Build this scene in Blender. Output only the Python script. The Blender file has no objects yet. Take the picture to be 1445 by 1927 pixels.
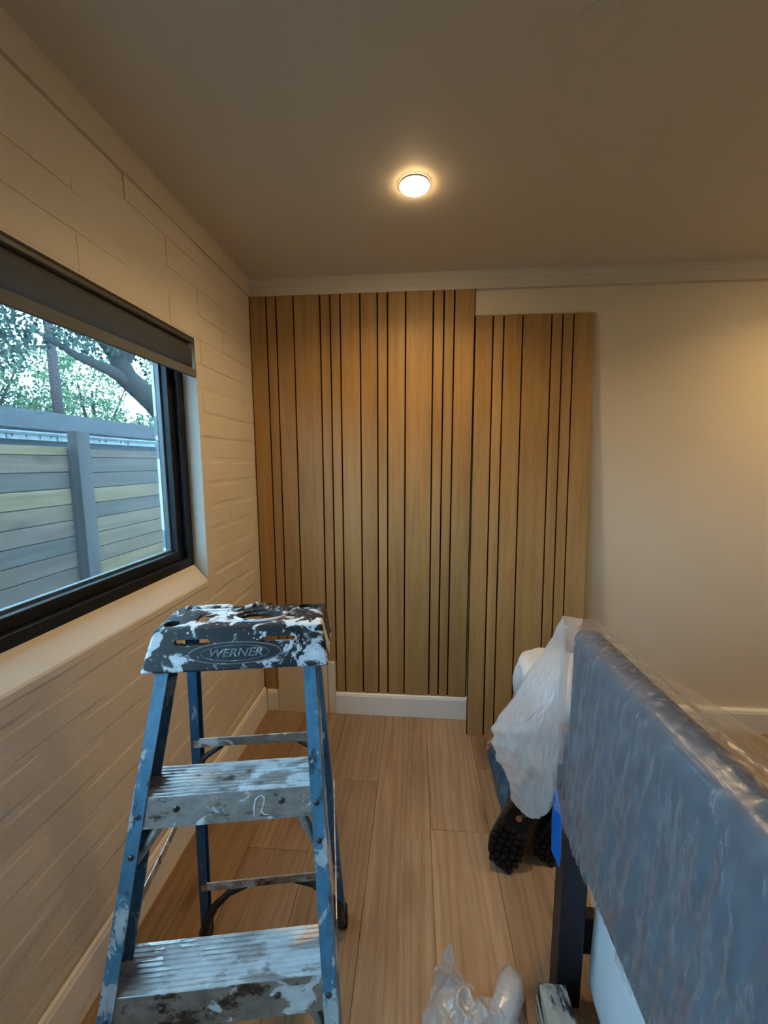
import bpy, bmesh, math, random
from mathutils import Vector, Matrix, Euler, noise

random.seed(11)
SC = bpy.context.scene
COL = SC.collection

# ------------------------------------------------------------------ camera
F_PX, PITCH, YAW, ROLL, CX, CZ = 746.2, .1245, .0798, -.0023, .9173, 1.5141
_cy, _sy, _cp, _sp = math.cos(YAW), math.sin(YAW), math.cos(PITCH), math.sin(PITCH)
_fw = Vector((-_sy * _cp, _cy * _cp, -_sp))
_r = Vector((_cy, _sy, 0))
_u = _r.cross(_fw)
_r2 = _r * math.cos(ROLL) + _u * math.sin(ROLL)
_u2 = _u * math.cos(ROLL) - _r * math.sin(ROLL)
cam_data = bpy.data.cameras.new('camera')
cam_data.sensor_fit = 'HORIZONTAL'
cam_data.sensor_width = 36.0
cam_data.lens = 36.0 * F_PX / 1445.0
cam_data.clip_start = .01
cam_data.clip_end = 300
cam = bpy.data.objects.new('camera', cam_data)
cam.matrix_world = Matrix(((_r2.x, _u2.x, -_fw.x, CX), (_r2.y, _u2.y, -_fw.y, 0), (_r2.z, _u2.z, -_fw.z, CZ), (0, 0, 0, 1)))
COL.objects.link(cam)
SC.camera = cam

# ------------------------------------------------------------------ sky and exposure
SKY_COLOR, SKY_STRENGTH = (.54, .75, 1.0), 9.5
LAMP_COLOR, LENS_GLOW, LAMP_WATTS = (1.0, .68, .33), 170.0, 7.6
world = bpy.data.worlds.new('sky')
world.use_nodes = True
SC.world = world
_bg = world.node_tree.nodes['Background']
_bg.inputs[0].default_value = (*SKY_COLOR, 1)
_bg.inputs[1].default_value = SKY_STRENGTH
SC.view_settings.view_transform = 'Standard'
SC.view_settings.look = 'None'
SC.view_settings.exposure = 0.0
SC.view_settings.gamma = 1.0
SC.view_settings.use_curve_mapping = False
SC.cycles.transparent_max_bounces = 18
SC.cycles.max_bounces = 7
SC.cycles.diffuse_bounces = 5
SC.cycles.glossy_bounces = 3
SC.cycles.transmission_bounces = 4
SC.cycles.sample_clamp_indirect = 6.0


# ------------------------------------------------------------------ materials
class NT:
    def __init__(s, name):
        s.m = bpy.data.materials.new(name)
        s.m.use_nodes = True
        s.t = s.m.node_tree
        s.n = s.t.nodes
        s.p = s.n['Principled BSDF']
        s.out = s.n['Material Output']

    def node(s, typ, **kw):
        x = s.n.new(typ)
        for k, v in kw.items():
            setattr(x, k, v)
        return x

    def link(s, a, b):
        s.t.links.new(a, b)

    def val(s, sock, v):
        if hasattr(v, 'links'):
            s.link(v, sock)
        else:
            sock.default_value = v

    def coords(s, kind='Object', scale=(1, 1, 1), rnd=False):
        tc = s.node('ShaderNodeTexCoord')
        mp = s.node('ShaderNodeMapping')
        mp.inputs['Scale'].default_value = scale
        src = tc.outputs[kind]
        if rnd:
            oi = s.node('ShaderNodeObjectInfo')
            ml = s.node('ShaderNodeVectorMath', operation='MULTIPLY_ADD')
            cb = s.node('ShaderNodeCombineXYZ')
            for i in range(3):
                s.link(oi.outputs['Random'], cb.inputs[i])
            s.link(cb.outputs[0], ml.inputs[0])
            ml.inputs[1].default_value = (37.0, 53.0, 29.0)
            s.link(src, ml.inputs[2])
            src = ml.outputs[0]
        s.link(src, mp.inputs[0])
        return mp.outputs[0]

    def noise(s, vec, scale=5, detail=3, rough=.5, dist=0):
        x = s.node('ShaderNodeTexNoise')
        s.link(vec, x.inputs['Vector'])
        x.inputs['Scale'].default_value = scale
        x.inputs['Detail'].default_value = detail
        x.inputs['Roughness'].default_value = rough
        x.inputs['Distortion'].default_value = dist
        return x.outputs['Fac']

    def ramp(s, fac, stops, interp='LINEAR'):
        x = s.node('ShaderNodeValToRGB')
        x.color_ramp.interpolation = interp
        el = x.color_ramp.elements
        while len(el) < len(stops):
            el.new(.5)
        for e, (p, c) in zip(el, stops):
            e.position = p
            e.color = c if len(c) == 4 else (*c, 1)
        s.link(fac, x.inputs[0])
        return x.outputs[0]

    def mix(s, fac, a, b, mode='MIX'):
        x = s.node('ShaderNodeMix', data_type='RGBA', blend_type=mode)
        s.val(x.inputs[0], fac)
        for sock, v in ((x.inputs[6], a), (x.inputs[7], b)):
            if hasattr(v, 'links'):
                s.link(v, sock)
            else:
                sock.default_value = (*v, 1) if len(v) == 3 else v
        return x.outputs[2]

    def math(s, op, a, b=0.0):
        x = s.node('ShaderNodeMath', operation=op)
        s.val(x.inputs[0], a)
        s.val(x.inputs[1], b)
        return x.outputs[0]

    def bump(s, h, strength=.2, dist=.01):
        x = s.node('ShaderNodeBump')
        x.inputs['Strength'].default_value = strength
        x.inputs['Distance'].default_value = dist
        s.link(h, x.inputs['Height'])
        s.link(x.outputs[0], s.p.inputs['Normal'])

    def base(s, c):
        if hasattr(c, 'links'):
            s.link(c, s.p.inputs['Base Color'])
        else:
            s.p.inputs['Base Color'].default_value = (*c, 1)

    def set(s, rough=None, metal=None, spec=None):
        if rough is not None:
            s.val(s.p.inputs['Roughness'], rough)
        if metal is not None:
            s.p.inputs['Metallic'].default_value = metal
        if spec is not None:
            s.p.inputs['Specular IOR Level'].default_value = spec
        return s


def plain(name, c, rough=.5, metal=0, spec=.5, var=.06, scale=8):
    n = NT(name)
    v = n.coords()
    f = n.noise(v, scale, 2)
    n.base(n.ramp(f, [(.3, [x * (1 - var) for x in c]), (.7, [min(1, x * (1 + var)) for x in c])]))
    n.set(rough, metal, spec)
    return n.m


def wall_paint(name, c, rough=.55, bump=.15, bscale=60, var=.03):
    n = NT(name)
    v = n.coords()
    f = n.noise(v, 3, 2)
    n.base(n.ramp(f, [(.3, [x * (1 - var) for x in c]), (.7, [min(1, x * (1 + var)) for x in c])]))
    if bump >= .07:
        n.bump(n.noise(v, bscale, 3, .6), bump, .004)
    n.set(rough, 0, .3)
    return n.m


def wood(name, dark, mid, light, axis='Y', fine=220, streak=5, rough=.45, rnd=True, tone=.12, knots=False, bump=.05):
    n = NT(name)
    ax = {'X': 0, 'Y': 1, 'Z': 2}[axis]
    sc = [1, 1, 1]
    sc[ax] = .045
    v = n.coords('Object', sc, rnd)
    f1 = n.noise(v, streak, 6, .62, .9)
    f2 = n.noise(v, fine, 3, .6)
    sc2 = [1, 1, 1]
    sc2[ax] = .22
    v2 = n.coords('Object', sc2, rnd)
    f3 = n.noise(v2, 3.2, 4, .55, 1.2)
    mixf = n.math('ADD', n.math('MULTIPLY', f1, .50), n.math('ADD', n.math('MULTIPLY', f2, .22), n.math('MULTIPLY', f3, .34)))
    c = n.ramp(mixf, [(.38, dark), (.52, mid), (.68, light)])
    if knots:
        w = n.node('ShaderNodeTexVoronoi', feature='F1')
        sc3 = [1, 1, 1]
        sc3[ax] = .38
        n.link(n.coords('Object', sc3, rnd), w.inputs['Vector'])
        w.inputs['Scale'].default_value = 4.2
        kn = n.ramp(w.outputs['Distance'], [(.03, (.38, .30, .24)), (.11, (.78, .73, .68)), (.22, (1, 1, 1))])
        c = n.mix(.85, c, kn, 'MULTIPLY')
        vw = n.coords('Object', (1, .055, 1) if axis == 'Y' else (.055, 1, 1), rnd)
        wv = n.node('ShaderNodeTexWave', wave_type='BANDS', bands_direction='X' if axis == 'Y' else 'Y')
        n.link(vw, wv.inputs['Vector'])
        wv.inputs['Scale'].default_value = 9
        wv.inputs['Distortion'].default_value = 14
        wv.inputs['Detail'].default_value = 3
        wv.inputs['Detail Scale'].default_value = 1.4
        c = n.mix(.5, c, n.ramp(wv.outputs['Fac'], [(.1, (.72, .66, .60)), (.55, (1, 1, 1))]), 'MULTIPLY')
    if rnd:
        oi = n.node('ShaderNodeObjectInfo')
        t = n.ramp(oi.outputs['Random'], [(0, [1 - tone] * 3), (1, [1 + tone * .6] * 3)])
        c = n.mix(1.0, c, t, 'MULTIPLY')
    n.base(c)
    n.set(rough, 0, .35)
    return n.m


def splattered(name, base_c, paint_c, amount=.5, scale=18, rough=.45, metal=0, streak=None, dirt_haze=None, extra=None):
    """a worn base with irregular splashes of dried paint"""
    n = NT(name)
    v = n.coords('Object', streak or (1, 1, 1), True)
    f = n.noise(v, scale, 8, .68, .6)
    g = n.noise(n.coords('Object', (1, 1, 1), True), scale * .33, 3, .5)
    s_ = n.math('ADD', n.math('MULTIPLY', f, .62), n.math('MULTIPLY', g, .38))
    th = .66 - amount * .22
    mask = n.ramp(s_, [(th, (0, 0, 0)), (th + .025, (1, 1, 1))])
    b = n.ramp(n.noise(v, scale * 2.3, 5, .6), [(.3, [x * .72 for x in base_c]), (.7, [min(1, x * 1.2) for x in base_c])])
    if dirt_haze:
        dm = n.ramp(n.noise(v, scale * .8, 6, .7), [(.56, (0, 0, 0)), (.64, (1, 1, 1))])
        b = n.mix(dm, b, dirt_haze)
    p = n.ramp(n.noise(v, scale * 3, 4), [(.3, [x * .75 for x in paint_c]), (.7, paint_c)])
    c = n.mix(mask, b, p)
    if extra:
        em = n.ramp(n.noise(v, scale * 5, 3, .5), [(.66, (0, 0, 0)), (.69, (1, 1, 1))])
        c = n.mix(em, c, extra)
    n.base(c)
    n.bump(mask, .35, .002)
    inv = n.math('SUBTRACT', 1.0, mask)
    if metal:
        n.link(n.math('MULTIPLY', inv, metal), n.p.inputs['Metallic'])
    n.set(rough, None, .4)
    return n.m


def film(name, trans=.6, tint=(.82, .88, .95), gloss=.22, rough=.22, transl=.5, bscale=60, bump=.25):
    n = NT(name)
    n.n.remove(n.p)
    v = n.coords()
    bp = n.node('ShaderNodeBump')
    bp.inputs['Strength'].default_value = bump
    bp.inputs['Distance'].default_value = .004
    n.link(n.noise(v, bscale, 5, .6, 1.0), bp.inputs['Height'])
    tr = n.node('ShaderNodeBsdfTransparent')
    tr.inputs[0].default_value = (.97, .98, 1, 1)
    df = n.node('ShaderNodeBsdfDiffuse')
    df.inputs[0].default_value = (*tint, 1)
    tl = n.node('ShaderNodeBsdfTranslucent')
    tl.inputs[0].default_value = (*tint, 1)
    gl = n.node('ShaderNodeBsdfGlossy')
    gl.inputs['Roughness'].default_value = rough
    for s_ in (df, tl, gl):
        n.link(bp.outputs[0], s_.inputs['Normal'])
    a = n.node('ShaderNodeMixShader')
    a.inputs[0].default_value = transl
    n.link(df.outputs[0], a.inputs[1])
    n.link(tl.outputs[0], a.inputs[2])
    b = n.node('ShaderNodeMixShader')
    # creases in the film scatter more light
    cr = n.ramp(n.noise(n.coords('Object', (1, 1, .13)), 75, 8, .72, .9), [(.30, [trans + .06] * 3), (.50, [trans] * 3), (.60, [max(0, trans - .06)] * 3), (.72, [max(0, trans - .18)] * 3)])
    n.link(cr, b.inputs[0])
    n.link(a.outputs[0], b.inputs[1])
    n.link(tr.outputs[0], b.inputs[2])
    c = n.node('ShaderNodeMixShader')
    fr = n.node('ShaderNodeLayerWeight')
    fr.inputs[0].default_value = .5
    n.link(bp.outputs[0], fr.inputs['Normal'])
    n.link(n.math('ADD', n.math('MULTIPLY', n.math('POWER', fr.outputs['Facing'], 3.0), .45), gloss * .2), c.inputs[0])
    n.link(b.outputs[0], c.inputs[1])
    n.link(gl.outputs[0], c.inputs[2])
    n.link(c.outputs[0], n.out.inputs[0])
    return n.m


def glass(name):
    n = NT(name)
    n.n.remove(n.p)
    tr = n.node('ShaderNodeBsdfTransparent')
    tr.inputs[0].default_value = (.90, .97, .98, 1)
    gl = n.node('ShaderNodeBsdfGlossy')
    gl.inputs['Roughness'].default_value = .02
    df = n.node('ShaderNodeBsdfTranslucent')
    df.inputs[0].default_value = (.7, .85, .95, 1)
    dirt_haze = n.node('ShaderNodeMixShader')  # bluish haze put into the panes as a faint translucent mix
    f = n.ramp(n.noise(n.coords(), 3, 5), [(.3, (.003,) * 3), (.7, (.009,) * 3)])
    n.link(f, dirt_haze.inputs[0])
    n.link(tr.outputs[0], dirt_haze.inputs[1])
    n.link(df.outputs[0], dirt_haze.inputs[2])
    lw = n.node('ShaderNodeLayerWeight')
    lw.inputs[0].default_value = .5
    mx = n.node('ShaderNodeMixShader')
    n.link(n.math('ADD', n.math('MULTIPLY', n.math('POWER', lw.outputs['Facing'], 4.0), .4), .010), mx.inputs[0])
    n.link(dirt_haze.outputs[0], mx.inputs[1])
    n.link(gl.outputs[0], mx.inputs[2])
    n.link(mx.outputs[0], n.out.inputs[0])
    return n.m


def emitter(name, c, strength):
    n = NT(name)
    n.base((.9, .9, .9))
    n.p.inputs['Emission Color'].default_value = (*c, 1)
    n.p.inputs['Emission Strength'].default_value = strength
    n.set(.4)
    return n.m


M = {
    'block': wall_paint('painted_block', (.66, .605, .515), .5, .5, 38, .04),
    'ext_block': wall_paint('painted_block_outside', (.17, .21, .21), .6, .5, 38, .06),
    'wall': wall_paint('wall_paint', (.70, .615, .48), .5, .06, 90, .015),
    'ceiling': wall_paint('ceiling_paint', (.62, .565, .475), .6, .05, 70, .015),
    'trim': wall_paint('trim_paint', (.80, .79, .75), .35, .02, 60, .01),
    'sill': wall_paint('sill_plaster', (.68, .62, .52), .5, .08, 40, .03),
    'plank': wood('oak_floor', (.205, .132, .078), (.335, .222, .134), (.45, .312, .198), 'Y', 240, 6, .42, True, .20, True),
    'slat': wood('oak_veneer', (.275, .159, .057), (.368, .217, .084), (.445, .275, .114), 'Z', 300, 26, .5, True, .07, False, .04),
    'felt': plain('black_felt', (.012, .010, .009), .95, 0, .1),
    'subfloor': plain('dark_subfloor', (.05, .035, .02), .9),
    'frame': plain('black_frame', (.008, .011, .015), .4, 0, .3),
    'spacer': plain('grey_spacer', (.10, .12, .13), .35, .3),
    'glass': glass('window_glass'),
    'shade': plain('grey_shade', (.14, .15, .165), .75, 0, .25),
    'shade_cloth': None,
    'shade_rail': plain('dark_rail', (.07, .075, .08), .5, 0, .4),
    'fiberglass': splattered('blue_fiberglass', (.085, .225, .35), (.58, .63, .65), .62, 26, .42, 0, (1, 1, .55), (.03, .05, .07)),
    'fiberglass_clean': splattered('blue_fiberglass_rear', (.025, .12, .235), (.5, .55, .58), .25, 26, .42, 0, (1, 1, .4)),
    'cap': splattered('black_cap_plastic', (.016, .018, .021), (.72, .75, .77), .74, 20, .45, 0, None, None, (.75, .78, .8)),
    'cap_dark': splattered('black_badge', (.016, .018, .021), (.6, .64, .66), .28, 50, .45),
    'cap_plain': splattered('black_cap_relief', (.16, .175, .19), (.55, .60, .63), .50, 90, .45),
    'tread': splattered('aluminium_tread', (.56, .56, .55), (.76, .77, .78), .72, 34, .4, .8, (.35, 1, 1), (.16, .14, .12)),
    'alum': splattered('worn_aluminium', (.50, .50, .49), (.74, .75, .76), .55, 26, .38, .85, (.6, 1, 1), (.12, .10, .08)),
    'dark_metal': plain('dark_steel', (.035, .035, .036), .5, .3),
    'rivet': plain('rivet_steel', (.10, .115, .13), .38, .7),
    'rubber': plain('black_rubber', (.014, .014, .015), .75, 0, .3),
    'white_paint': plain('dried_white_paint', (.70, .74, .76), .5),
    'fabric': plain('navy_upholstery', (.030, .040, .058), .85, 0, .2, .2, 60),
    'black_wood': plain('black_wood', (.010, .011, .014), .5, 0, .4),
    'mattress': plain('white_cover', (.66, .74, .80), .7, 0, .3, .04),
    'film': film('clear_film', .85, (.80, .86, .93), .22, .30, .45),
    'film_loose': film('loose_film', .50, (.84, .87, .90), .25, .18, .45),
    'film2': film('crumpled_film', .20, (.90, .92, .95), .7, .25, .45, 45, .4),
    'tape': plain('blue_tape', (.005, .15, .55), .6, 0, .3, .05),
    'denim': NT('denim').m,
    'shirt': plain('pale_shirt', (.60, .62, .64), .85, 0, .2),
    'skin': plain('skin', (.45, .26, .18), .55),
    'hair': plain('dark_hair', (.03, .02, .015), .6, 0, .4),
    'sole': plain('black_sole', (.006, .006, .007), .65, 0, .3),
    'boot': plain('black_leather', (.02, .018, .017), .45, 0, .5),
    'orange': plain('orange_badge', (.40, .13, .05), .6),
    'beige_print': plain('pale_print', (.45, .40, .34), .6),
    'weathered': splattered('weathered_board', (.36, .365, .34), (.018, .020, .024), .62, 13, .75, 0, (1, .45, 1)),
    'lamp': emitter('lamp_lens', LAMP_COLOR, LENS_GLOW),
    'fence': wood('fence_board', (.055, .048, .040), (.085, .074, .060), (.12, .10, .075), 'Y', 120, 14, .8, True, .1, True),
    'post': wood('fence_post', (.020, .017, .017), (.030, .026, .025), (.042, .037, .035), 'Z', 120, 14, .8, True, .05),
    'stucco': plain('pale_siding', (.11, .13, .14), .8, 0, .2, .1),
    'shingle': None,
    'gutter': plain('white_fascia', (.20, .24, .25), .6, 0, .3, .25, 6),
    'stain': plain('dark_stain_and_gaps', (.03, .04, .045), .8),
    'bark': plain('bark', (.035, .034, .032), .9, 0, .1, .3, 30),
    'pole': plain('pole_wood', (.05, .042, .042), .9, 0, .1, .2, 12),
    'wire': plain('wire', (.01, .01, .012), .6),
    'ground': plain('yard_ground', (.10, .11, .09), .9),
}
# denim with pale wear
_n = NT('denim_blue')
_v = _n.coords()
_n.base(_n.ramp(_n.noise(_v, 14, 6, .65), [(.32, (.020, .045, .085)), (.55, (.045, .095, .155)), (.75, (.11, .18, .25))]))
_n.bump(_n.noise(_v, 45, 4), .4, .004)
_n.set(.85, 0, .15)
M['denim'] = _n.m
# shingles, too far to tell apart
_n = NT('roof_shingle')
_v = _n.coords('Object', (2.4, .30, 9))
_n.base(_n.ramp(_n.noise(_v, 7, 5, .7), [(.40, (.008, .010, .013)), (.60, (.034, .040, .047))]))
_n.set(.9, 0, .1)
M['shingle'] = _n.m


_n = NT('shade_cloth')
_n.n.remove(_n.p)
_d, _t, _mx = _n.node('ShaderNodeBsdfDiffuse'), _n.node('ShaderNodeBsdfTranslucent'), _n.node('ShaderNodeMixShader')
_c = _n.ramp(_n.noise(_n.coords(), 400, 2), [(.3, (.17, .195, .215)), (.7, (.22, .245, .265))])
_n.link(_c, _d.inputs[0])
_n.link(_c, _t.inputs[0])
_mx.inputs[0].default_value = .55
_n.link(_d.outputs[0], _mx.inputs[1])
_n.link(_t.outputs[0], _mx.inputs[2])
_n.link(_mx.outputs[0], _n.out.inputs[0])
M['shade_cloth'] = _n.m


def leaf_mat(name, a, b):
    n = NT(name)
    g = n.node('ShaderNodeNewGeometry')
    n.base(n.ramp(g.outputs['Random Per Island'], [(0, a), (1, b)]))
    n.set(.6, 0, .3)
    return n.m


M['leaf_dark'] = leaf_mat('leaf_dark', (.012, .030, .022), (.035, .070, .040))
M['leaf_mid'] = leaf_mat('leaf_mid', (.030, .070, .040), (.075, .14, .06))
M['leaf_light'] = leaf_mat('leaf_light', (.05, .11, .05), (.12, .21, .08))


# ------------------------------------------------------------------ building helpers
def tag(o, label=None, cat=None, group=None, kind=None):
    if label:
        o['label'] = label
    if cat:
        o['category'] = cat
    if group:
        o['group'] = group
    if kind:
        o['kind'] = kind
    return o


def thing(name, label, cat, loc=(0, 0, 0), rz=0.0, group=None):
    o = bpy.data.objects.new(name, None)
    COL.objects.link(o)
    o.location = loc
    o.rotation_euler = (0, 0, rz)
    o.empty_display_size = .1
    return tag(o, label, cat, group)


def mesh(name, verts, faces, smooth=False):
    me = bpy.data.meshes.new(name)
    me.from_pydata([tuple(v) for v in verts], [], faces)
    me.update()
    if smooth:
        me.polygons.foreach_set('use_smooth', [True] * len(me.polygons))
    return me


def put(name, me, mat, parent=None, world_space=True):
    o = bpy.data.objects.new(name, me)
    COL.objects.link(o)
    if mat is not None:
        me.materials.clear()
        me.materials.append(M[mat] if isinstance(mat, str) else mat)
    if parent is not None:
        o.parent = parent
        if world_space:
            o.matrix_parent_inverse = parent.matrix_basis.inverted()
    return o


def bm_mesh(name, bm, smooth=False):
    bmesh.ops.recalc_face_normals(bm, faces=bm.faces)
    me = bpy.data.meshes.new(name)
    bm.to_mesh(me)
    bm.free()
    if smooth:
        me.polygons.foreach_set('use_smooth', [True] * len(me.polygons))
    return me


def box_bm(x0, x1, y0, y1, z0, z1, bevel=0, seg=1):
    bm = bmesh.new()
    bmesh.ops.create_cube(bm, size=1)
    for v in bm.verts:
        v.co = Vector((x0 + (v.co.x + .5) * (x1 - x0), y0 + (v.co.y + .5) * (y1 - y0), z0 + (v.co.z + .5) * (z1 - z0)))
    if bevel:
        bmesh.ops.bevel(bm, geom=list(bm.edges), offset=bevel, segments=seg, affect='EDGES', profile=.5)
    return bm


def box(name, x0, x1, y0, y1, z0, z1, mat, parent=None, bevel=0, seg=1, ws=True, smooth=False):
    return put(name, bm_mesh(name, box_bm(x0, x1, y0, y1, z0, z1, bevel, seg), smooth), mat, parent, ws)


def prism(name, poly, axis, a, b, mat, parent=None, ws=True, smooth=False):
    """a closed outline in the two other axes, drawn out along axis from a to b"""
    n = len(poly)

    def p3(p, t):
        return {'X': (t, p[0], p[1]), 'Y': (p[0], t, p[1]), 'Z': (p[0], p[1], t)}[axis]
    bm = bmesh.new()
    va = [bm.verts.new(p3(p, a)) for p in poly]
    vb = [bm.verts.new(p3(p, b)) for p in poly]
    bm.faces.new(va)
    bm.faces.new(vb[::-1])
    for i in range(n):
        j = (i + 1) % n
        bm.faces.new((va[i], vb[i], vb[j], va[j]))
    return put(name, bm_mesh(name, bm, smooth), mat, parent, ws)


def tube_bm(pts, rad, seg=10, bm=None, cap=True):
    bm = bm or bmesh.new()
    pts = [Vector(p) for p in pts]
    rings = []
    up = Vector((0, 0, 1))
    for i, p in enumerate(pts):
        d = (pts[min(i + 1, len(pts) - 1)] - pts[max(i - 1, 0)]).normalized()
        a = d.cross(up)
        if a.length < 1e-3:
            a = d.cross(Vector((1, 0, 0)))
        a.normalize()
        b = a.cross(d)
        r_ = rad[i] if isinstance(rad, (list, tuple)) else rad
        rings.append([bm.verts.new(p + (a * math.cos(t) + b * math.sin(t)) * r_) for t in [2 * math.pi * k / seg for k in range(seg)]])
    for i in range(len(rings) - 1):
        for k in range(seg):
            bm.faces.new((rings[i][k], rings[i][(k + 1) % seg], rings[i + 1][(k + 1) % seg], rings[i + 1][k]))
    if cap:
        bm.faces.new(rings[0][::-1])
        bm.faces.new(rings[-1])
    return bm


def tube(name, pts, rad, mat, parent=None, seg=10, ws=True):
    return put(name, bm_mesh(name, tube_bm(pts, rad, seg), True), mat, parent, ws)


def bake(o):
    dg = bpy.context.evaluated_depsgraph_get()
    dg.update()
    me = bpy.data.meshes.new_from_object(o.evaluated_get(dg))
    o.modifiers.clear()
    o.data = me
    return me


def drop(o):
    bpy.data.objects.remove(o, do_unlink=True)


def text_mesh(s, size, extrude, shear=0.0, offset=0.0):
    cu = bpy.data.curves.new('lettering', 'FONT')
    cu.body = s
    cu.size = size
    cu.extrude = extrude
    cu.shear = shear
    cu.offset = offset
    cu.align_x = 'CENTER'
    cu.align_y = 'CENTER'
    o = bpy.data.objects.new('lettering', cu)
    COL.objects.link(o)
    dg = bpy.context.evaluated_depsgraph_get()
    me = bpy.data.meshes.new_from_object(o.evaluated_get(dg))
    drop(o)
    return me


def lerp(a, b, t):
    return a + (b - a) * t


def interp(keys, t):
    for (t0, v0), (t1, v1) in zip(keys, keys[1:]):
        if t <= t1:
            f = 0 if t1 == t0 else max(0, (t - t0) / (t1 - t0))
            if isinstance(v0, (tuple, list, Vector)):
                return Vector(v0).lerp(Vector(v1), f)
            return lerp(v0, v1, f)
    return Vector(keys[-1][1]) if isinstance(keys[-1][1], (tuple, list)) else keys[-1][1]


def nz(x, y, z):
    return noise.noise(Vector((x, y, z)))


# ------------------------------------------------------------------ room shell
XR, YB, YF, H = 3.9, 2.245, -2.4, 2.495     # right wall, far wall, wall behind the camera, ceiling
WY0, WY1, WZ0, WZ1 = -1.9, 1.648, .99, 2.022   # window opening in the block wall
T_WALL = .25

fl = tag(box('floor', -.02, XR, YF, YB, -.06, -.0125, 'subfloor'), 'dark subfloor under the oak planks', None, None, 'structure')
PW = .2415
row = 0
ends = {0: 1.30, 1: .95, 2: 1.35, 3: 1.713, 4: .43, 5: 1.483, 6: 1.83, 7: 1.3, 8: .4}
x = .99 - 5 * PW
pl_cache = {}
while x < XR:
    e = ends.get(row, random.uniform(-.3, 1.8))
    cuts = sorted([YF, YB] + [c for c in (e, e - 1.82, e - 3.64, e + 1.82) if YF < c < YB])
    for c0, c1 in zip(cuts, cuts[1:]):
        a, b = max(x, 0.0), min(x + PW, XR)
        if b - a > .02:
            key = (round(b - a, 4), round(c1 - c0, 4))
            if key not in pl_cache:
                w, l = b - a, c1 - c0
                pl_cache[key] = bm_mesh('plank', box_bm(.0005, w - .0005, .0005, l - .0005, -.0125, 0, .0013))
            p_ = put('plank', pl_cache[key], 'plank', fl)
            p_.location = (a, c0, 0)
    x += PW
    row += 1

tag(box('ceiling', -T_WALL, XR + .1, YF - .1, YB + .1, H, H + .08, 'ceiling'), None, None, None, 'structure')
tag(box('wall_back', -T_WALL, XR + .1, YB, YB + .1, -.06, H, 'wall'), None, None, None, 'structure')
tag(box('wall_right', XR, XR + .1, YF, YB, -.06, H, 'wall'), None, None, None, 'structure')
tag(box('wall_front', -T_WALL, XR + .1, YF - .1, YF, -.06, H, 'wall'), None, None, None, 'structure')

# left wall: core with the opening, then one painted block after the other
OY1 = 1.705                                  # outer reveal on the far side of the window
core = bmesh.new()
for (y0, y1, z0, z1) in ((YF, WY0 - .06, -.06, H), (OY1, YB, -.06, H), (WY0 - .06, OY1, -.06, 1.02), (WY0 - .06, OY1, 2.05, H)):
    b_ = box_bm(-T_WALL + .012, -.062, y0, y1, z0, z1)
    me_ = bpy.data.meshes.new('t')
    b_.to_mesh(me_)
    b_.free()
    core.from_mesh(me_)
    bpy.data.meshes.remove(me_)
for (y0, y1, z0, z1) in ((YF, WY0 - .004, -.06, H), (WY1 + .004, YB, -.06, H), (WY0 - .004, WY1 + .004, -.06, .975), (WY0 - .004, WY1 + .004, WZ1 + .004, H)):
    b_ = box_bm(-.07, -.0024, y0, y1, z0, z1)
    me_ = bpy.data.meshes.new('t')
    b_.to_mesh(me_)
    b_.free()
    core.from_mesh(me_)
    bpy.data.meshes.remove(me_)
wl = tag(put('wall_left', bm_mesh('wall_left', core), 'block'), None, None, None, 'structure')

CH, BL = .1016, .4064


def block_mesh(y0, y1, z0, z1, depth, seed, front=0.0, sgn=1, gap=.0045, rough=.0016, edge=.0022):
    """a painted block with worn, slightly wavy edges; sgn=1 faces +x"""
    ny, nzz = max(2, int((y1 - y0) / .10) + 1), 3
    g = gap
    ys = [y0 + g + (y1 - y0 - 2 * g) * i / (ny - 1) for i in range(ny)]
    zs = [z0 + g, z0 + g + .012, z1 - g - .012, z1 - g]
    bm = bmesh.new()
    grid = []
    for i, yy in enumerate(ys):
        col = []
        for k, zz in enumerate(zs):
            e = (i in (0, ny - 1)) or (k in (0, 3))
            jx = rough * noise.noise(Vector((yy * 14 + seed, zz * 14, seed)))
            jy = .003 * noise.noise(Vector((yy * 30, zz * 30, seed + 5)))
            jz = .0035 * noise.noise(Vector((yy * 22 + 9, zz * 30, seed + 9)))
            col.append(bm.verts.new((front + sgn * (jx - (edge if e else 0)), yy + (jy if e else 0), zz + (jz if e else 0))))
        grid.append(col)
    back = front - sgn * depth
    bk = [[bm.verts.new((back, v.co.y, v.co.z)) for v in (c[0], c[3])] for c in grid]
    for i in range(ny - 1):
        for k in range(3):
            bm.faces.new((grid[i][k], grid[i + 1][k], grid[i + 1][k + 1], grid[i][k + 1]))
        bm.faces.new((grid[i][0], bk[i][0], bk[i + 1][0], grid[i + 1][0]))
        bm.faces.new((grid[i][3], grid[i + 1][3], bk[i + 1][1], bk[i][1]))
    for i in (0, ny - 1):
        bm.faces.new([grid[i][k] for k in range(4)] + [bk[i][1], bk[i][0]])
    return bm_mesh('block', bm)


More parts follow.
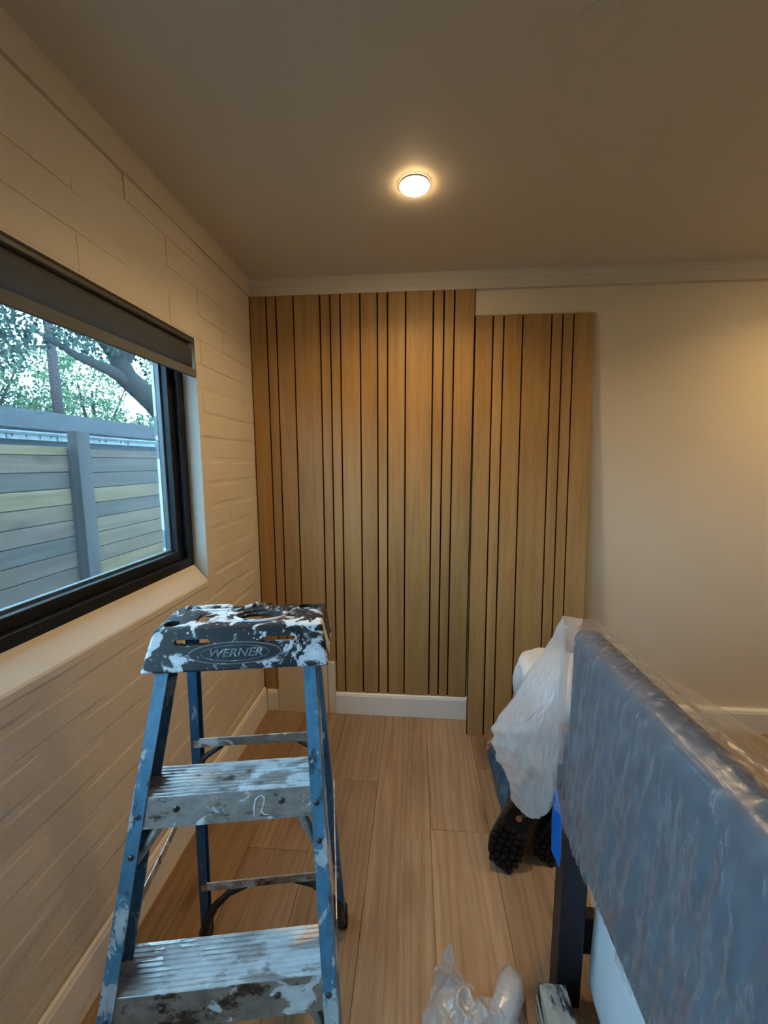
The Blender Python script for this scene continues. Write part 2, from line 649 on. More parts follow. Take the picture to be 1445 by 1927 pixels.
nrow = int(H / CH) + 1
for k in range(nrow):
    z0, z1 = k * CH, min((k + 1) * CH, H)
    if z1 - z0 < .02:
        continue
    ph = 2.1 if k % 2 else 1.897
    y = ph - BL * 10
    while y < YB:
        a, b = max(y, -.95), min(y + BL, YB)
        y += BL
        if b - a < .03:
            continue
        parts = [(a, b, z0, z1)]
        if z1 > WZ0 and z0 < WZ1 and b > WY0 and a < WY1:
            parts = []
            if a < WY0:
                parts.append((a, WY0, z0, z1))
            if b > WY1:
                parts.append((WY1, b, z0, z1))
            ca, cb = max(a, WY0), min(b, WY1)
            if z0 < WZ0 - .02:
                parts.append((ca, cb, z0, WZ0 - .004))
            if z1 > WZ1 + .02:
                parts.append((ca, cb, WZ1, z1))
        for (p0, p1, q0, q1) in parts:
            if p1 - p0 > .025:
                fr = random.uniform(-.0012, .0012)
                fill = .0014 if k > 18 else .0045      # paint fills the joints near the ceiling
                put('block', block_mesh(p0, p1, q0, q1, .062, random.uniform(0, 90), fr, 1, fill, (.0024 if k < 9 else .0014), .0036 if k < 10 else .0022 if k < 16 else (.0015 if k < 19 else .0005)), 'block', wl)
# outer leaf of the wall, seen past the glass on the far side of the window
for k in range(9, 21):
    z0 = k * CH
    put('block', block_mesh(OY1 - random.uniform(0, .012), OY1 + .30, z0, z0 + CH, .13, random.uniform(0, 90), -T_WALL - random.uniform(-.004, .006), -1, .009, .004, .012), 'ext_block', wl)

# sloping plaster sill, crown mouldings, baseboards
prism('sill', [(.002, .972), (.002, .992), (-.002, .999), (-.066, 1.070), (-.068, 1.070), (-.068, .972)], 'Y', WY0 + .002, WY1 - .002, 'sill', wl)
CR = [(0, 0), (.0225, 0), (.0235, .030), (.0265, .036), (.0275, .056), (.032, .062), (.034, .085), (0, .085)]
tag(prism('trim_1', [(YB - a, H - .085 + b) for a, b in CR], 'X', .002, XR, 'ceiling'), 'painted crown moulding above the slat panels', None, None, 'structure')
tag(prism('trim_2', [(.001 + a * .45, H - .085 + b) for a, b in CR], 'Y', YF, YB - .036, 'ceiling'), 'painted crown moulding above the window wall', None, None, 'structure')
BB = [(0, 0), (.014, 0), (.014, .118), (.0115, .121), (.0115, .124), (.009, .132), (.005, .135), (0, .135)]
BH = .98
tag(prism('baseboard_left', [(.0035 + a, b * 1.13) for a, b in BB], 'Y', YF, YB - .035, 'trim'), None, None, None, 'structure')
tag(prism('baseboard_back', [(YB - .020 - a, b * BH) for a, b in BB] + [(YB - .001, .132), (YB - .001, 0)], 'X', .446, XR, 'trim'), None, None, None, 'structure')
tag(prism('baseboard_corner', [(YB - .020 - a, b * BH) for a, b in BB] + [(YB - .001, .132), (YB - .001, 0)], 'X', .02, .094, 'trim'), None, None, None, 'structure')

# cream access board low in the corner
ap = thing('access_panel', 'cream painted flat board standing low in the corner, the slat panel cut around it', 'panel', (.27, 2.22, 0))
box('board', .0955, .398, 2.204, YB - .001, 0, .325, 'wall', ap, .002)
box('edge_strip', .4, .444, 2.210, YB - .001, 0, .327, 'wall', ap, .002)

# ------------------------------------------------------------------ window
wn = tag(bpy.data.objects.new('window_1', None), None, None, None, 'structure')
COL.objects.link(wn)
wn.location = (-.06, .45, 1.05)
FX0, FX1 = -.062, -.15


def ring(name, y0, y1, z0, z1, w, xa, xb, mat, parent, bev=.002):
    """a rectangular frame lying in the plane of the wall"""
    bm = bmesh.new()
    O = [(y0, z0), (y1, z0), (y1, z1), (y0, z1)]
    I = [(y0 + w, z0 + w), (y1 - w, z0 + w), (y1 - w, z1 - w), (y0 + w, z1 - w)]
    V = {}
    for nm, pts in (('O', O), ('I', I)):
        for sx, xx in (('a', xa), ('b', xb)):
            V[nm + sx] = [bm.verts.new((xx, p[0], p[1])) for p in pts]
    for i in range(4):
        j = (i + 1) % 4
        bm.faces.new((V['Oa'][i], V['Oa'][j], V['Ia'][j], V['Ia'][i]))
        bm.faces.new((V['Ob'][i], V['Ib'][i], V['Ib'][j], V['Ob'][j]))
        bm.faces.new((V['Oa'][i], V['Ob'][i], V['Ob'][j], V['Oa'][j]))
        bm.faces.new((V['Ia'][i], V['Ia'][j], V['Ib'][j], V['Ib'][i]))
    if bev:
        bmesh.ops.bevel(bm, geom=list(bm.edges), offset=bev, segments=1, affect='EDGES')
    return put(name, bm_mesh(name, bm), mat, parent)


ring('window_frame', WY0 - .03, WY1 + .004, 1.062, 2.045, .040, FX0, FX1, 'frame', wn)
sash = ring('sash', WY0 + .011, WY1 - .037, 1.103, 2.004, .036, -.084, -.14, 'frame', wn)
ring('spacer', WY0 + .04, WY1 - .068, 1.134, 1.973, .014, -.112, -.128, 'spacer', sash, 0)
for xg in (-.110, -.131):
    box('pane', xg - .0015, xg + .0015, WY0 + .04, WY1 - .066, 1.132, 1.975, 'glass', wn)

# roller shade pulled a little way down
rs = thing('roller_shade', 'grey roller shade drawn a little way down at the top of the window', 'window shade', (-.03, .45, 2.0))
SY0, SY1 = WY0 + .01, WY1 - .006
box('head_rail', -.055, -.004, SY0, SY1, 2.003, 2.020, 'shade_rail', rs, .003)
tube('roller', [(-.034, SY0 + .01, 1.994), (-.034, SY1 - .01, 1.994)], .016, 'shade_rail', rs, 16)
fab = [(-.052, 1.985), (-.03, 1.991), (-.014, 1.988), (-.010, 1.978), (-.0095, 1.93), (-.012, 1.90), (-.0145, 1.90), (-.012, 1.93), (-.0125, 1.976), (-.016, 1.9855), (-.031, 1.988), (-.052, 1.982)]
prism('shade_fabric', fab, 'Y', SY0 + .004, SY1 - .002, 'shade_cloth', rs, True, True)
prism('hem_bar', [(-.005, 1.902), (-.004, 1.870), (-.007, 1.868), (-.013, 1.868), (-.016, 1.872), (-.016, 1.902)], 'Y', SY0, SY1 + .004, 'shade', rs)

# ------------------------------------------------------------------ ceiling light and cover plate
def lathe(name, prof, mat, parent, seg=40, loc=(0, 0, 0), smooth=True):
    bm = bmesh.new()
    rings = []
    for r_, z_ in prof:
        if r_ < 1e-6:
            rings.append([bm.verts.new((loc[0], loc[1], loc[2] + z_))])
        else:
            rings.append([bm.verts.new((loc[0] + r_ * math.cos(2 * math.pi * k / seg), loc[1] + r_ * math.sin(2 * math.pi * k / seg), loc[2] + z_)) for k in range(seg)])
    for A, B in zip(rings, rings[1:]):
        for k in range(seg):
            k2 = (k + 1) % seg
            a = A if len(A) == 1 else None
            b = B if len(B) == 1 else None
            if a and not b:
                bm.faces.new((A[0], B[k], B[k2]))
            elif b and not a:
                bm.faces.new((A[k], A[k2], B[0]))
            elif not a and not b:
                bm.faces.new((A[k], A[k2], B[k2], B[k]))
    return put(name, bm_mesh(name, bm, smooth), mat, parent)


for (lx_, ly_, lab_) in ((.905, 1.548, 'lit round recessed downlight in the ceiling'), (3.0, 1.548, 'second round downlight, over the bed, beyond the right edge')):
    cl = thing('ceiling_light', lab_, 'ceiling light', (lx_, ly_, H), 0, 'recessed downlights')
    lathe('trim_ring', [(.0525, -.001), (.0525, -.006), (.0535, -.007), (.0555, -.005), (.0565, -.001)], 'trim', cl, 48, (lx_, ly_, H))
    lathe('lens', [(.0522, -.002), (.0522, -.007), (.050, -.010), (.036, -.0130), (.018, -.0145), (0, -.015)], 'lamp', cl, 48, (lx_, ly_, H))
    _ld = bpy.data.lights.new('downlight_beam', 'AREA')
    _ld.shape = 'DISK'
    _ld.size = .095
    _ld.energy = LAMP_WATTS
    _ld.color = LAMP_COLOR
    _ld.spread = math.radians(146)
    _lo = bpy.data.objects.new('downlight_beam', _ld)
    COL.objects.link(_lo)
    _lo.parent = cl
    _lo.location = (0, 0, -.017)
cp = tag(lathe('cover_plate', [(0, -.0016), (.0485, -.0016), (.05, -.0012), (.0505, -.0002)], 'ceiling', None, 40, (1.32, 1.06, H)), 'faint round cover plate painted like the ceiling', 'cover plate')

# ------------------------------------------------------------------ oak slat panels
PAT = [.0937, .0548, .0967, .1465, .0558, .0548, .1077]
GAP = .0085
YP = 2.2244


def slat_panel(name, label, x0, z0, z1, matrix=None, notch=None):
    root = thing(name, label, 'wall panel', (x0 + .305, 2.235, z0), 0, 'oak slat wall panels')
    xx = x0
    objs = []
    segs = [(x0, x0 + sum(PAT), z0)]
    if notch:
        segs = [(x0, x0 + PAT[0] - .002, z0), (x0 + PAT[0], x0 + sum(PAT[:5]), notch), (x0 + sum(PAT[:5]), x0 + sum(PAT), z0)]
    for (a, b, zz) in segs:
        objs.append(box('backing', a + .0005, b - .0005, YP + .011, YP + .019, zz, z1, 'felt', root))
    for i, w in enumerate(PAT):
        zz = notch if (notch and 1 <= i <= 4) else z0
        s_ = put('slat', bm_mesh('slat', box_bm(GAP / 2, w - GAP / 2, 0, .0115, 0, z1 - zz, .0006)), 'slat', root)
        s_.location = (xx, YP, zz)
        objs.append(s_)
        xx += w
    if matrix is not None:
        root.matrix_basis = matrix @ root.matrix_basis
    return root


W_P = sum(PAT)
slat_panel('wall_panel', 'oak slat panel fixed in the corner, its foot notched around a cream board', .002, .1325, 2.411, None, .330)
slat_panel('wall_panel', 'oak slat panel fixed between the corner panel and the leaning one', .002 + W_P, .1325, 2.411)
# the third one leans against the wall with its foot on the floor
hz = 2.285
lean = math.asin((YP - 2.073) / hz)
px0 = 1.2215
mt = Matrix.Translation((px0, 2.0735, 0)) @ Matrix.Rotation(math.radians(.35), 4, 'Y') @ Matrix.Rotation(-lean, 4, 'X') @ Matrix.Translation((-px0, -YP, 0))
slat_panel('wall_panel', 'loose oak slat panel leaning against the wall with its foot on the floor', px0 - .012, 0, hz, mt)

# ------------------------------------------------------------------ stepladder (local: x across, y away, z up)
TH = math.radians(10)
lx, ly = .655, .63
ld = thing('stepladder', 'paint-splattered blue fibreglass stepladder with black top cap', 'stepladder',
           (lx * math.cos(TH) - ly * math.sin(TH), lx * math.sin(TH) + ly * math.cos(TH), 0), TH)


def yf(z):
    return -.023 + (z - .838) * (.367 if z < .838 else .43)


def xo(z):
    return .190 + (.838 - z) * .080


def yr(z):
    return .34 - z * .115


def xr(z):
    return .228 - z * .058


def channel(name, s, zb, zt, xfun, yfun, depth, flange, th, mat, web_out=True):
    """a slanting C-channel rail; s = -1 left, +1 right; web on the outside"""
    sec = [(0, 0), (flange, 0), (flange, th), (th, th), (th, depth - th), (flange, depth - th), (flange, depth), (0, depth)]
    bm = bmesh.new()
    rows = []
    N = 14
    for i in range(N + 1):
        z = lerp(zb, zt, i / N)
        rows.append([bm.verts.new((s * (xfun(z) - a), yfun(z) + b, z)) for a, b in sec])
    for A, B in zip(rows, rows[1:]):
        for k in range(len(sec)):
            j = (k + 1) % len(sec)
            bm.faces.new((A[k], A[j], B[j], B[k]))
    bm.faces.new(rows[0])
    bm.faces.new(rows[-1][::-1])
    return put(name, bm_mesh(name, bm), mat, ld, False)


def lput(name, bm, mat, smooth=False, parent=None):
    o = put(name, bm_mesh(name, bm, smooth), mat, parent or ld, False)
    return o


for s in (-1, 1):
    rail = channel('front_rail', s, .018, 1.088, xo, yf, .066, .0265, .0045, 'fiberglass')
    # rivet heads on the front flange
    for z in (.83, .765, .525, .46, .221, .16):
        bm = bmesh.new()
        bmesh.ops.create_uvsphere(bm, u_segments=12, v_segments=6, radius=.0062)
        for v in bm.verts:
            v.co = Vector((v.co.x + s * (xo(z) - .0135), v.co.y * .55 + yf(z - .02) - .0005, v.co.z + z - .02))
        lput('rivet', bm, 'rivet', True, rail)
    fx, fy = s * (xo(0) - .013), yf(.01) + .033
    lput('foot', box_bm(fx - .019, fx + .019, fy - .038, fy + .038, 0, .05, .005), 'rubber')
    rr = channel('rear_rail', s, .014, 1.09, xr, yr, .036, .022, .004, 'fiberglass_clean')
    fx, fy = s * (xr(0) - .011), yr(.01) + .018
    lput('foot', box_bm(fx - .016, fx + .016, fy - .024, fy + .022, 0, .05, .005), 'rubber')
    # spreader: two hinged flat links between front and rear rail
    za = .565
    p0 = Vector((s * (xo(za) + .004), yf(za) + .05, za))
    p2 = Vector((s * (xr(za + .02) + .006), yr(za + .02) + .008, za + .02))
    p1 = (p0 + p2) / 2 + Vector((0, 0, -.004))
    for nm, a, b in (('spreader', p0, p1 + Vector((0, .012, 0))), ('spreader', p1 - Vector((0, .012, 0)), p2)):
        d = (b - a)
        o = lput(nm, box_bm(-.0018, .0018, 0, d.length, -.011, .011, .001), 'alum')
        o.matrix_basis = Matrix.Translation(a) @ d.to_track_quat('Y', 'Z').to_matrix().to_4x4()

# treads
for z in (.838, .533, .229):
    hw = xo(z) - .0045
    y0 = yf(z) + .0045
    D = .086
    top = [(0, -.052), (0, -.001), (.001, 0)]
    yy = .006
    while yy < D - .006:
        top += [(yy, 0), (yy + .0012, .0022), (yy + .0042, .0022), (yy + .0054, 0)]
        yy += .0088
    top += [(D - .001, 0), (D, -.001), (D, -.030), (D - .0022, -.030), (D - .0022, -.0035), (.0022, -.0035), (.0022, -.052)]
    pf = [(y0 + a, z + b) for a, b in top]
    sl = .052 * .367
    # the face of the tread follows the lean of the rails
    pf = [(p - (sl if q < z - .04 and p < y0 + .01 else (sl * .55 if q < z - .02 and p > y0 + .05 else 0)), q) for p, q in pf]
    tr_ = prism('tread', pf, 'X', -hw, hw, 'tread', ld, False)
    fl_ = prism('tread_face', [(y0 - .0012, z - .001), (y0 + .0005, z - .001), (y0 + .0005 - sl, z - .052), (y0 - .0012 - sl, z - .052)], 'X', -hw + .004, hw - .004, 'alum', tr_, False)
    for rx in (-.105, .105):
        bm = bmesh.new()
        bmesh.ops.create_uvsphere(bm, u_segments=12, v_segments=6, radius=.007)
        for v in bm.verts:
            v.co = Vector((v.co.x + rx, v.co.y * .5 + y0 - .0018 - .022 * .367, v.co.z + z - .022))
        lput('rivet', bm, 'rivet', True, tr_)
    for s in (-1, 1):
        zb = z - .115
        a = Vector((s * (xo(zb) - .018), yf(zb) + .02, zb))
        b = Vector((s * (hw - .078), y0 + .028, z - .012))
        m1 = a.lerp(b, .5) + Vector((-s * .006, 0, .006))
        lput('step_brace', tube_bm([a, m1, b], [.0085, .010, .0085], 10), 'alum', True)

# painted squiggle on the face of the top tread
zq, sl = .838, .367
sq = [(.052, -.046), (.050, -.030), (.053, -.016), (.062, -.010), (.070, -.014), (.070, -.024), (.066, -.036), (.070, -.043), (.082, -.044)]
lput('paint_stroke', tube_bm([(a, yf(zq) + .0035 + b * sl, zq + b) for a, b in sq], .0016, 6), 'white_paint', True)

# rear bars with their gussets
for z, hh in ((.752, .026), (.232, .028)):
    yb = yr(z) + .002
    w = xr(z) - .006
    lput('rear_bar', box_bm(-w, w, yb - .003, yb + .001, z - hh / 2, z + hh / 2, .001), 'alum')
    for s in (-1, 1):
        if z > .5:
            pts = [(s * (w - .003), yb + .006, z - .075), (s * (w - .03), yb + .006, z - .045), (s * (w - .075), yb + .004, z - .014)]
            lput('gusset', tube_bm(pts, [.008, .008, .007], 8), 'dark_metal', True)
        else:
            pts = [(s * (w + .004), yb + .008, z - .19), (s * (w - .008), yb + .008, z - .13), (s * (w - .035), yb + .007, z - .08), (s * (w - .08), yb + .006, z - .035), (s * (w - .135), yb + .004, z - .012)]
            lput('gusset', tube_bm(pts, [.016, .015, .012, .010, .008], 8), 'dark_metal', True)

# top cap: moulded shell with tool holes and slots
ZT = 1.143


def hull(inset, ztop, zbot):
    bm = bmesh.new()
    t = inset
    top = [(-.187 + t, .104 + t), (.187 - t, .104 + t), (.187 - t, .243 - t), (-.187 + t, .243 - t)]
    bot = [(-.204 + t, .064 + t), (.204 - t, .064 + t), (.204 - t, .262 - t), (-.204 + t, .262 - t)]
    a = [bm.verts.new((p[0], p[1], ztop)) for p in top]
    b = [bm.verts.new((p[0], p[1], zbot)) for p in bot]
    bm.faces.new(a)
    bm.faces.new(b[::-1])
    for i in range(4):
        j = (i + 1) % 4
        bm.faces.new((b[i], b[j], a[j], a[i]))
    return bm


bm = hull(0, ZT, 1.058)
bmesh.ops.bevel(bm, geom=list(bm.edges), offset=.006, segments=3, affect='EDGES', profile=.5)
capo = lput('top_cap', bm, 'cap')
cuts = []


def cutter(bm):
    o = put('cutter', bm_mesh('cutter', bm), 'cap', ld, False)
    cuts.append(o)


def cyl_bm(x_, y_, r_, z0, z1, sx=1.0, seg=28):
    bm = bmesh.new()
    bmesh.ops.create_cone(bm, cap_ends=True, segments=seg, radius1=r_, radius2=r_, depth=z1 - z0)
    for v in bm.verts:
        v.co = Vector((v.co.x * sx + x_, v.co.y + y_, v.co.z + (z0 + z1) / 2))
    return bm


cutter(hull(.0055, ZT - .0065, 1.04))
cutter(box_bm(-.17, .17, .20, .30, 1.03, 1.118))          # the back stays open
cutter(cyl_bm(-.160, .135, .0165, 1.10, 1.17, 1.1))
cutter(cyl_bm(.140, .222, .0150, 1.10, 1.17, 1.25))
cutter(cyl_bm(.028, .160, .0185, 1.10, 1.17, 2.1))
cutter(box_bm(-.108, -.050, .135, .215, ZT - .0035, 1.17))
cutter(box_bm(-.112, -.085, .150, .185, 1.10, 1.17))
cutter(box_bm(.158, .170, .205, .222, 1.10, 1.17))
cutter(box_bm(-.138, -.062, .0, .14, 1.110, 1.121, .004))
cutter(box_bm(.052, .128, .0, .14, 1.110, 1.121, .004))
for c in cuts:
    md = capo.modifiers.new('cut', 'BOOLEAN')
    md.operation = 'DIFFERENCE'
    md.object = c
    md.solver = 'EXACT'
bake(capo)
for c in cuts:
    drop(c)
# raised rims and bosses
bm = bmesh.new()
rim = []
for k in range(41):
    t = 2 * math.pi * k / 40
    rim.append((.036 + .060 * math.cos(t), .166 + .034 * math.sin(t), ZT + .001))
lput('tray_rim', tube_bm(rim, .0042, 8, None, False), 'cap', True, capo)
lput('rib', box_bm(-.165, -.045, .226, .242, ZT - .001, ZT + .006, .0025), 'cap', False, capo)
lput('rib', tube_bm([(-.035, .205, ZT), (.01, .238, ZT + .003), (.05, .241, ZT)], [.004, .006, .004], 8), 'cap', True, capo)
lput('rib', box_bm(.085, .183, .200, .204, ZT - .001, ZT + .003, .001), 'cap', False, capo)
# badge on the front face: double oval and the maker's name in relief
nrm_top, nrm_bot = Vector((0, .104, ZT)), Vector((0, .064, 1.058))
fup = (nrm_top - nrm_bot).normalized()
fnm = Vector((1, 0, 0)).cross(fup).normalized()
fc = nrm_bot.lerp(nrm_top, .40) + Vector((-.004, 0, 0)) + fnm * .0004


def badge_pt(a, b, d=0.0):
    return fc + Vector((1, 0, 0)) * a + fup * b + fnm * d


bm = bmesh.new()
bmesh.ops.create_cone(bm, cap_ends=True, segments=48, radius1=1, radius2=1, depth=.0016)
for v in bm.verts:
    v.co = badge_pt(v.co.x * .099, v.co.y * .0222, v.co.z)
lput('badge_plate', bm, 'cap_dark', False, capo)
for (ea, eb, rr_) in ((.100, .0225, .0015), (.074, .0165, .0012)):
    lput('badge_oval', tube_bm([badge_pt(ea * math.cos(2 * math.pi * k / 56), eb * math.sin(2 * math.pi * k / 56)) for k in range(57)], rr_, 6, None, False), 'cap_plain', True, capo)
tm = text_mesh('WERNER', .030, .0016, .22, .0006)
to = put('lettering', tm, 'cap_plain', capo, False)
to.matrix_basis = Matrix.Translation(fc + fnm * .0012) @ Matrix(((1, 0, 0), (0, fup.y, fnm.y), (0, fup.z, fnm.z))).to_4x4() @ Matrix.Diagonal((.98, .82, 1, 1))

# ------------------------------------------------------------------ bed with its head towards the camera side
bd = thing('bed', 'dark upholstered bed headboard on black legs, wrapped in clear film', 'bed', (1.35, .25, 0))
bm = box_bm(1.317, 1.385, -.52, 1.0, .54, 1.098, .024, 4)
put('headboard', bm_mesh('headboard', bm, True), 'fabric', bd)
for y0 in (.965, -.51):
    box('leg', 1.318, 1.384, y0, y0 + .055, 0, .60, 'black_wood', bd, .003)
for y0 in (.985, -.51):
    box('side_rail', 1.38, 3.30, y0, y0 + .035, .15, .265, 'black_wood', bd, .003)
for y0 in (.965, -.51):
    box('leg', 3.28, 3.34, y0, y0 + .055, 0, .30, 'black_wood', bd, .003)
box('slat_base', 1.50, 3.28, -.475, .88, .0, .055, 'black_wood', bd)


def soft_box(name, x0, x1, y0, y1, z0, z1, r_, amp, mat, parent=None, seed=0):
    bm = box_bm(x0, x1, y0, y1, z0, z1)
    bmesh.ops.subdivide_edges(bm, edges=list(bm.edges), cuts=24, use_grid_fill=True)
    c = Vector(((x0 + x1) / 2, (y0 + y1) / 2, (z0 + z1) / 2))
    hx, hy, hz_ = (x1 - x0) / 2, (y1 - y0) / 2, (z1 - z0) / 2
    for v in bm.verts:
        p = v.co - c
        q = Vector((max(-hx + r_, min(hx - r_, p.x)), max(-hy + r_, min(hy - r_, p.y)), max(-hz_ + r_, min(hz_ - r_, p.z))))
        d = p - q
        if d.length > 1e-6:
            p = q + d.normalized() * min(r_, d.length)
        n_ = d.normalized() if d.length > 1e-6 else Vector((0, 0, 1))
        a = amp * (noise.noise(Vector((p.x * 4 + seed, p.y * 14, p.z * 3))) + .5 * noise.noise(Vector((p.x * 9, p.y * 30 + seed, p.z * 5))))
        v.co = c + p + n_ * (a - amp)
    return put(name, bm_mesh(name, bm, True), mat, parent)


tag(soft_box('mattress', 1.390, 3.26, -.47, .982, .056, .60, .035, .010, 'mattress', None, 3), 'white covered mattress behind the headboard of the bed', 'mattress')

# ------------------------------------------------------------------ clear film over the headboard
path = [(1.301, .62), (1.300, .75), (1.301, .95), (1.302, 1.07), (1.307, 1.094), (1.322, 1.106), (1.352, 1.1095), (1.382, 1.105), (1.40, 1.085), (1.46, 1.035), (1.56, .965), (1.70, .885), (1.81, .822), (2.0, .745), (2.25, .665), (2.5, .635), (2.75, .63)]
plen = [0]
for a, b in zip(path, path[1:]):
    plen.append(plen[-1] + math.dist(a, b))
keys = [(l, (p[0], p[1], 0)) for l, p in zip(plen, path)]
tvals = []
l = 0.0
while l < plen[-1]:
    tvals.append(l)
    l += .006 if l < .62 else .03
NYF = 230
FY0, FY1 = 1.012, -.62
verts, faces = [], []
for i in range(NYF):
    v = i / (NYF - 1)
    y = lerp(FY0, FY1, v ** 1.0)
    for j, l in enumerate(tvals):
        p = interp(keys, l)
        q = interp(keys, min(l + .004, plen[-1] - 1e-4)) - interp(keys, max(l - .004, 0))
        nrm = Vector((q.y, -q.x, 0)).normalized() * -1     # outwards
        if l < .5:                                           # hanging face: fanned vertical folds
            t = l / .5
            hem = .018 * nz(y * 5, 1.3, 0) + .010 * nz(y * 17, 4.1, 0)
            dz = (1 - min(1, l / .12)) * hem
            f = .007 * nz(y * 26 + .9 * t, t * 1.6, 2.0) + .009 * abs(nz(y * 46 + t * 3, t * 2.0, 7.0)) + .007 * nz(y * 9 - t * 4, t * 3, 11) + .009 * abs(nz((y + p.y * .7) * 16, p.y * 5 - y * 3, 21)) + .004 * abs(nz(y * 110 + t * 5, t * 4, 27))
            f = f * (1.15 - .75 * t) + .003 + .022 * (1 - t) ** 2 * max(0, nz(y * 4, t, 5) + .5)
            out = Vector((-1, 0, 0))
            pos = Vector((p.x, y, p.y + dz)) + out * max(f, -.002)
        elif l < .62:                                         # crinkled top edge
            f = .008 * abs(nz(y * 55 + l * 20, l * 40, 3)) + .004 * nz(y * 110 + l * 200, l * 40, 5) + .003
            nn = Vector((nrm.x, 0, nrm.y))
            if nn.z < 0 and p.y > 1.09:
                nn = -nn
            pos = Vector((p.x, y, p.y)) + nn * f
        else:
            f = .018 * nz(y * 6 + l, l * 3, 9) + .006 * nz(y * 25, l * 8, 13)
            pos = Vector((p.x, y - .03 * (l - .62) * (1 if i == 0 else 0), p.y + f * min(1, (l - .62) * 4)))
        verts.append(pos)
nt = len(tvals)
for i in range(NYF - 1):
    for j in range(nt - 1):
        a = i * nt + j
        faces.append((a, a + 1, a + nt + 1, a + nt))
ps = thing('plastic_sheet', 'clear plastic film draped over the headboard and billowing past its far corner', 'plastic sheet', (1.35, .2, .6))
put('draped_film', mesh('draped_film', verts, faces, True), 'film', ps)
verts, faces = [], []
# loose end that billows past the far corner of the headboard, front and back layers
LEFT = [(0, (1.330, 1.10, 1.088)), (.10, (1.308, 1.15, .975)), (.20, (1.266, 1.15, .895)), (.30, (1.231, 1.15, .828)), (.38, (1.204, 1.15, .775)), (.44, (1.176, 1.15, .745)),
        (.52, (1.157, 1.15, .703)), (.62, (1.160, 1.15, .650)), (.72, (1.176, 1.15, .595)), (.80, (1.200, 1.15, .565)), (.88, (1.214, 1.15, .530)), (1.0, (1.222, 1.14, .490))]
CORN = [(0, (1.306, 1.012, 1.092)), (1, (1.306, 1.012, .600))]
BACK = [(0, (1.372, 1.07, 1.092)), (.3, (1.40, 1.22, .90)), (1, (1.42, 1.27, .50))]
NT_, NS_ = 90, 60
base = len(verts)
for i in range(NT_):
    t = i / (NT_ - 1)
    C, L_, B = interp(CORN, t), interp(LEFT, t), interp(BACK, t)
    for j in range(2 * NS_):
        if j < NS_:
            s_ = j / (NS_ - 1)
            p = C.lerp(L_, s_)
            bul = math.sin(math.pi * s_) * min(1, t * 4)
            p += Vector((0, -.035 * bul, -.035 * math.sin(math.pi * s_ * .8) * (t ** 6)))
            amp = min(1, t * 3) * (.25 + .75 * math.sin(math.pi * min(1, s_ * 1.02)))
            w = .016 * nz(s_ * 2.2 + t * 1.1, t * 3.2, 31) + .010 * abs(nz(s_ * 6 - t * 5, t * 5 + s_ * 2, 33)) + .005 * nz(s_ * 15, t * 17, 35)
            p += Vector((-.3, -1, .1)) * (w * amp)
        else:
            s_ = (j - NS_ + 1) / NS_
            p = L_.lerp(B, s_)
            bul = math.sin(math.pi * s_) * min(1, t * 4)
            p += Vector((-.02 * bul, .03 * bul, 0))
            w = .014 * nz(s_ * 3, t * 4, 41) + .006 * abs(nz(s_ * 9, t * 9, 43))
            p += Vector((-.5, .5, .2)) * (w * bul)
        if s_ > .8 and j < NS_ or (j >= NS_ and s_ < .2):
            p += Vector((.006 * nz(t * 22, 2, 51), 0, .004 * nz(t * 30, 5, 53)))
        verts.append(p)
W2 = 2 * NS_
for i in range(NT_ - 1):
    for j in range(W2 - 1):
        a = base + i * W2 + j
        faces.append((a, a + 1, a + W2 + 1, a + W2))
put('loose_end', mesh('loose_end', verts, faces, True), 'film_loose', ps)

# strip of blue masking tape at the corner of the film
tp = []
for (x_, y_, z_, w) in ((1.294, .985, .655, .003), (1.295, .978, .62, .009), (1.296, .974, .57, .012), (1.297, .972, .52, .012), (1.299, .972, .475, .012), (1.308, .972, .435, .001)):
    tp.append((Vector((x_ - w, y_ + .002, z_ + w * .5)), Vector((x_ + w, y_ - .002, z_ - w * .3))))
bm = bmesh.new()
for d in (0, .0006):
    pass
va = [[bm.verts.new(a + Vector((0, d, 0))) for a, b in tp] + [bm.verts.new(b + Vector((0, d, 0))) for a, b in tp[::-1]] for d in (0, -.0007)]
bm.faces.new(va[0])
bm.faces.new(va[1][::-1])
for k in range(len(va[0])):
    k2 = (k + 1) % len(va[0])
    bm.faces.new((va[0][k], va[0][k2], va[1][k2], va[1][k]))
tag(put('masking_tape', bm_mesh('masking_tape', bm), 'tape'), 'strip of bright blue masking tape hanging at the corner of the film', 'tape')

# ------------------------------------------------------------------ person kneeling behind the film
pr_ = thing('person', 'kneeling person in jeans, pale shirt and black boots, bent forward behind the film', 'person', (1.5, 1.6, 0))


def skin_obj(name, nodes, edges, mat, root_i=0, sub=2):
    me = bpy.data.meshes.new(name)
    me.from_pydata([n_[0] for n_ in nodes], edges, [])
    o = put(name, me, mat, pr_)
    md = o.modifiers.new('skin', 'SKIN')
    for i, n_ in enumerate(nodes):
        r_ = n_[1]
        o.data.skin_vertices[0].data[i].radius = r_ if isinstance(r_, tuple) else (r_, r_)
        o.data.skin_vertices[0].data[i].use_root = (i == root_i)
    ms = o.modifiers.new('sub', 'SUBSURF')
    ms.levels = sub
    ms.render_levels = sub
    me2 = bake(o)
    me2.polygons.foreach_set('use_smooth', [True] * len(me2.polygons))
    me2.materials.clear()
    me2.materials.append(M[mat])
    return o


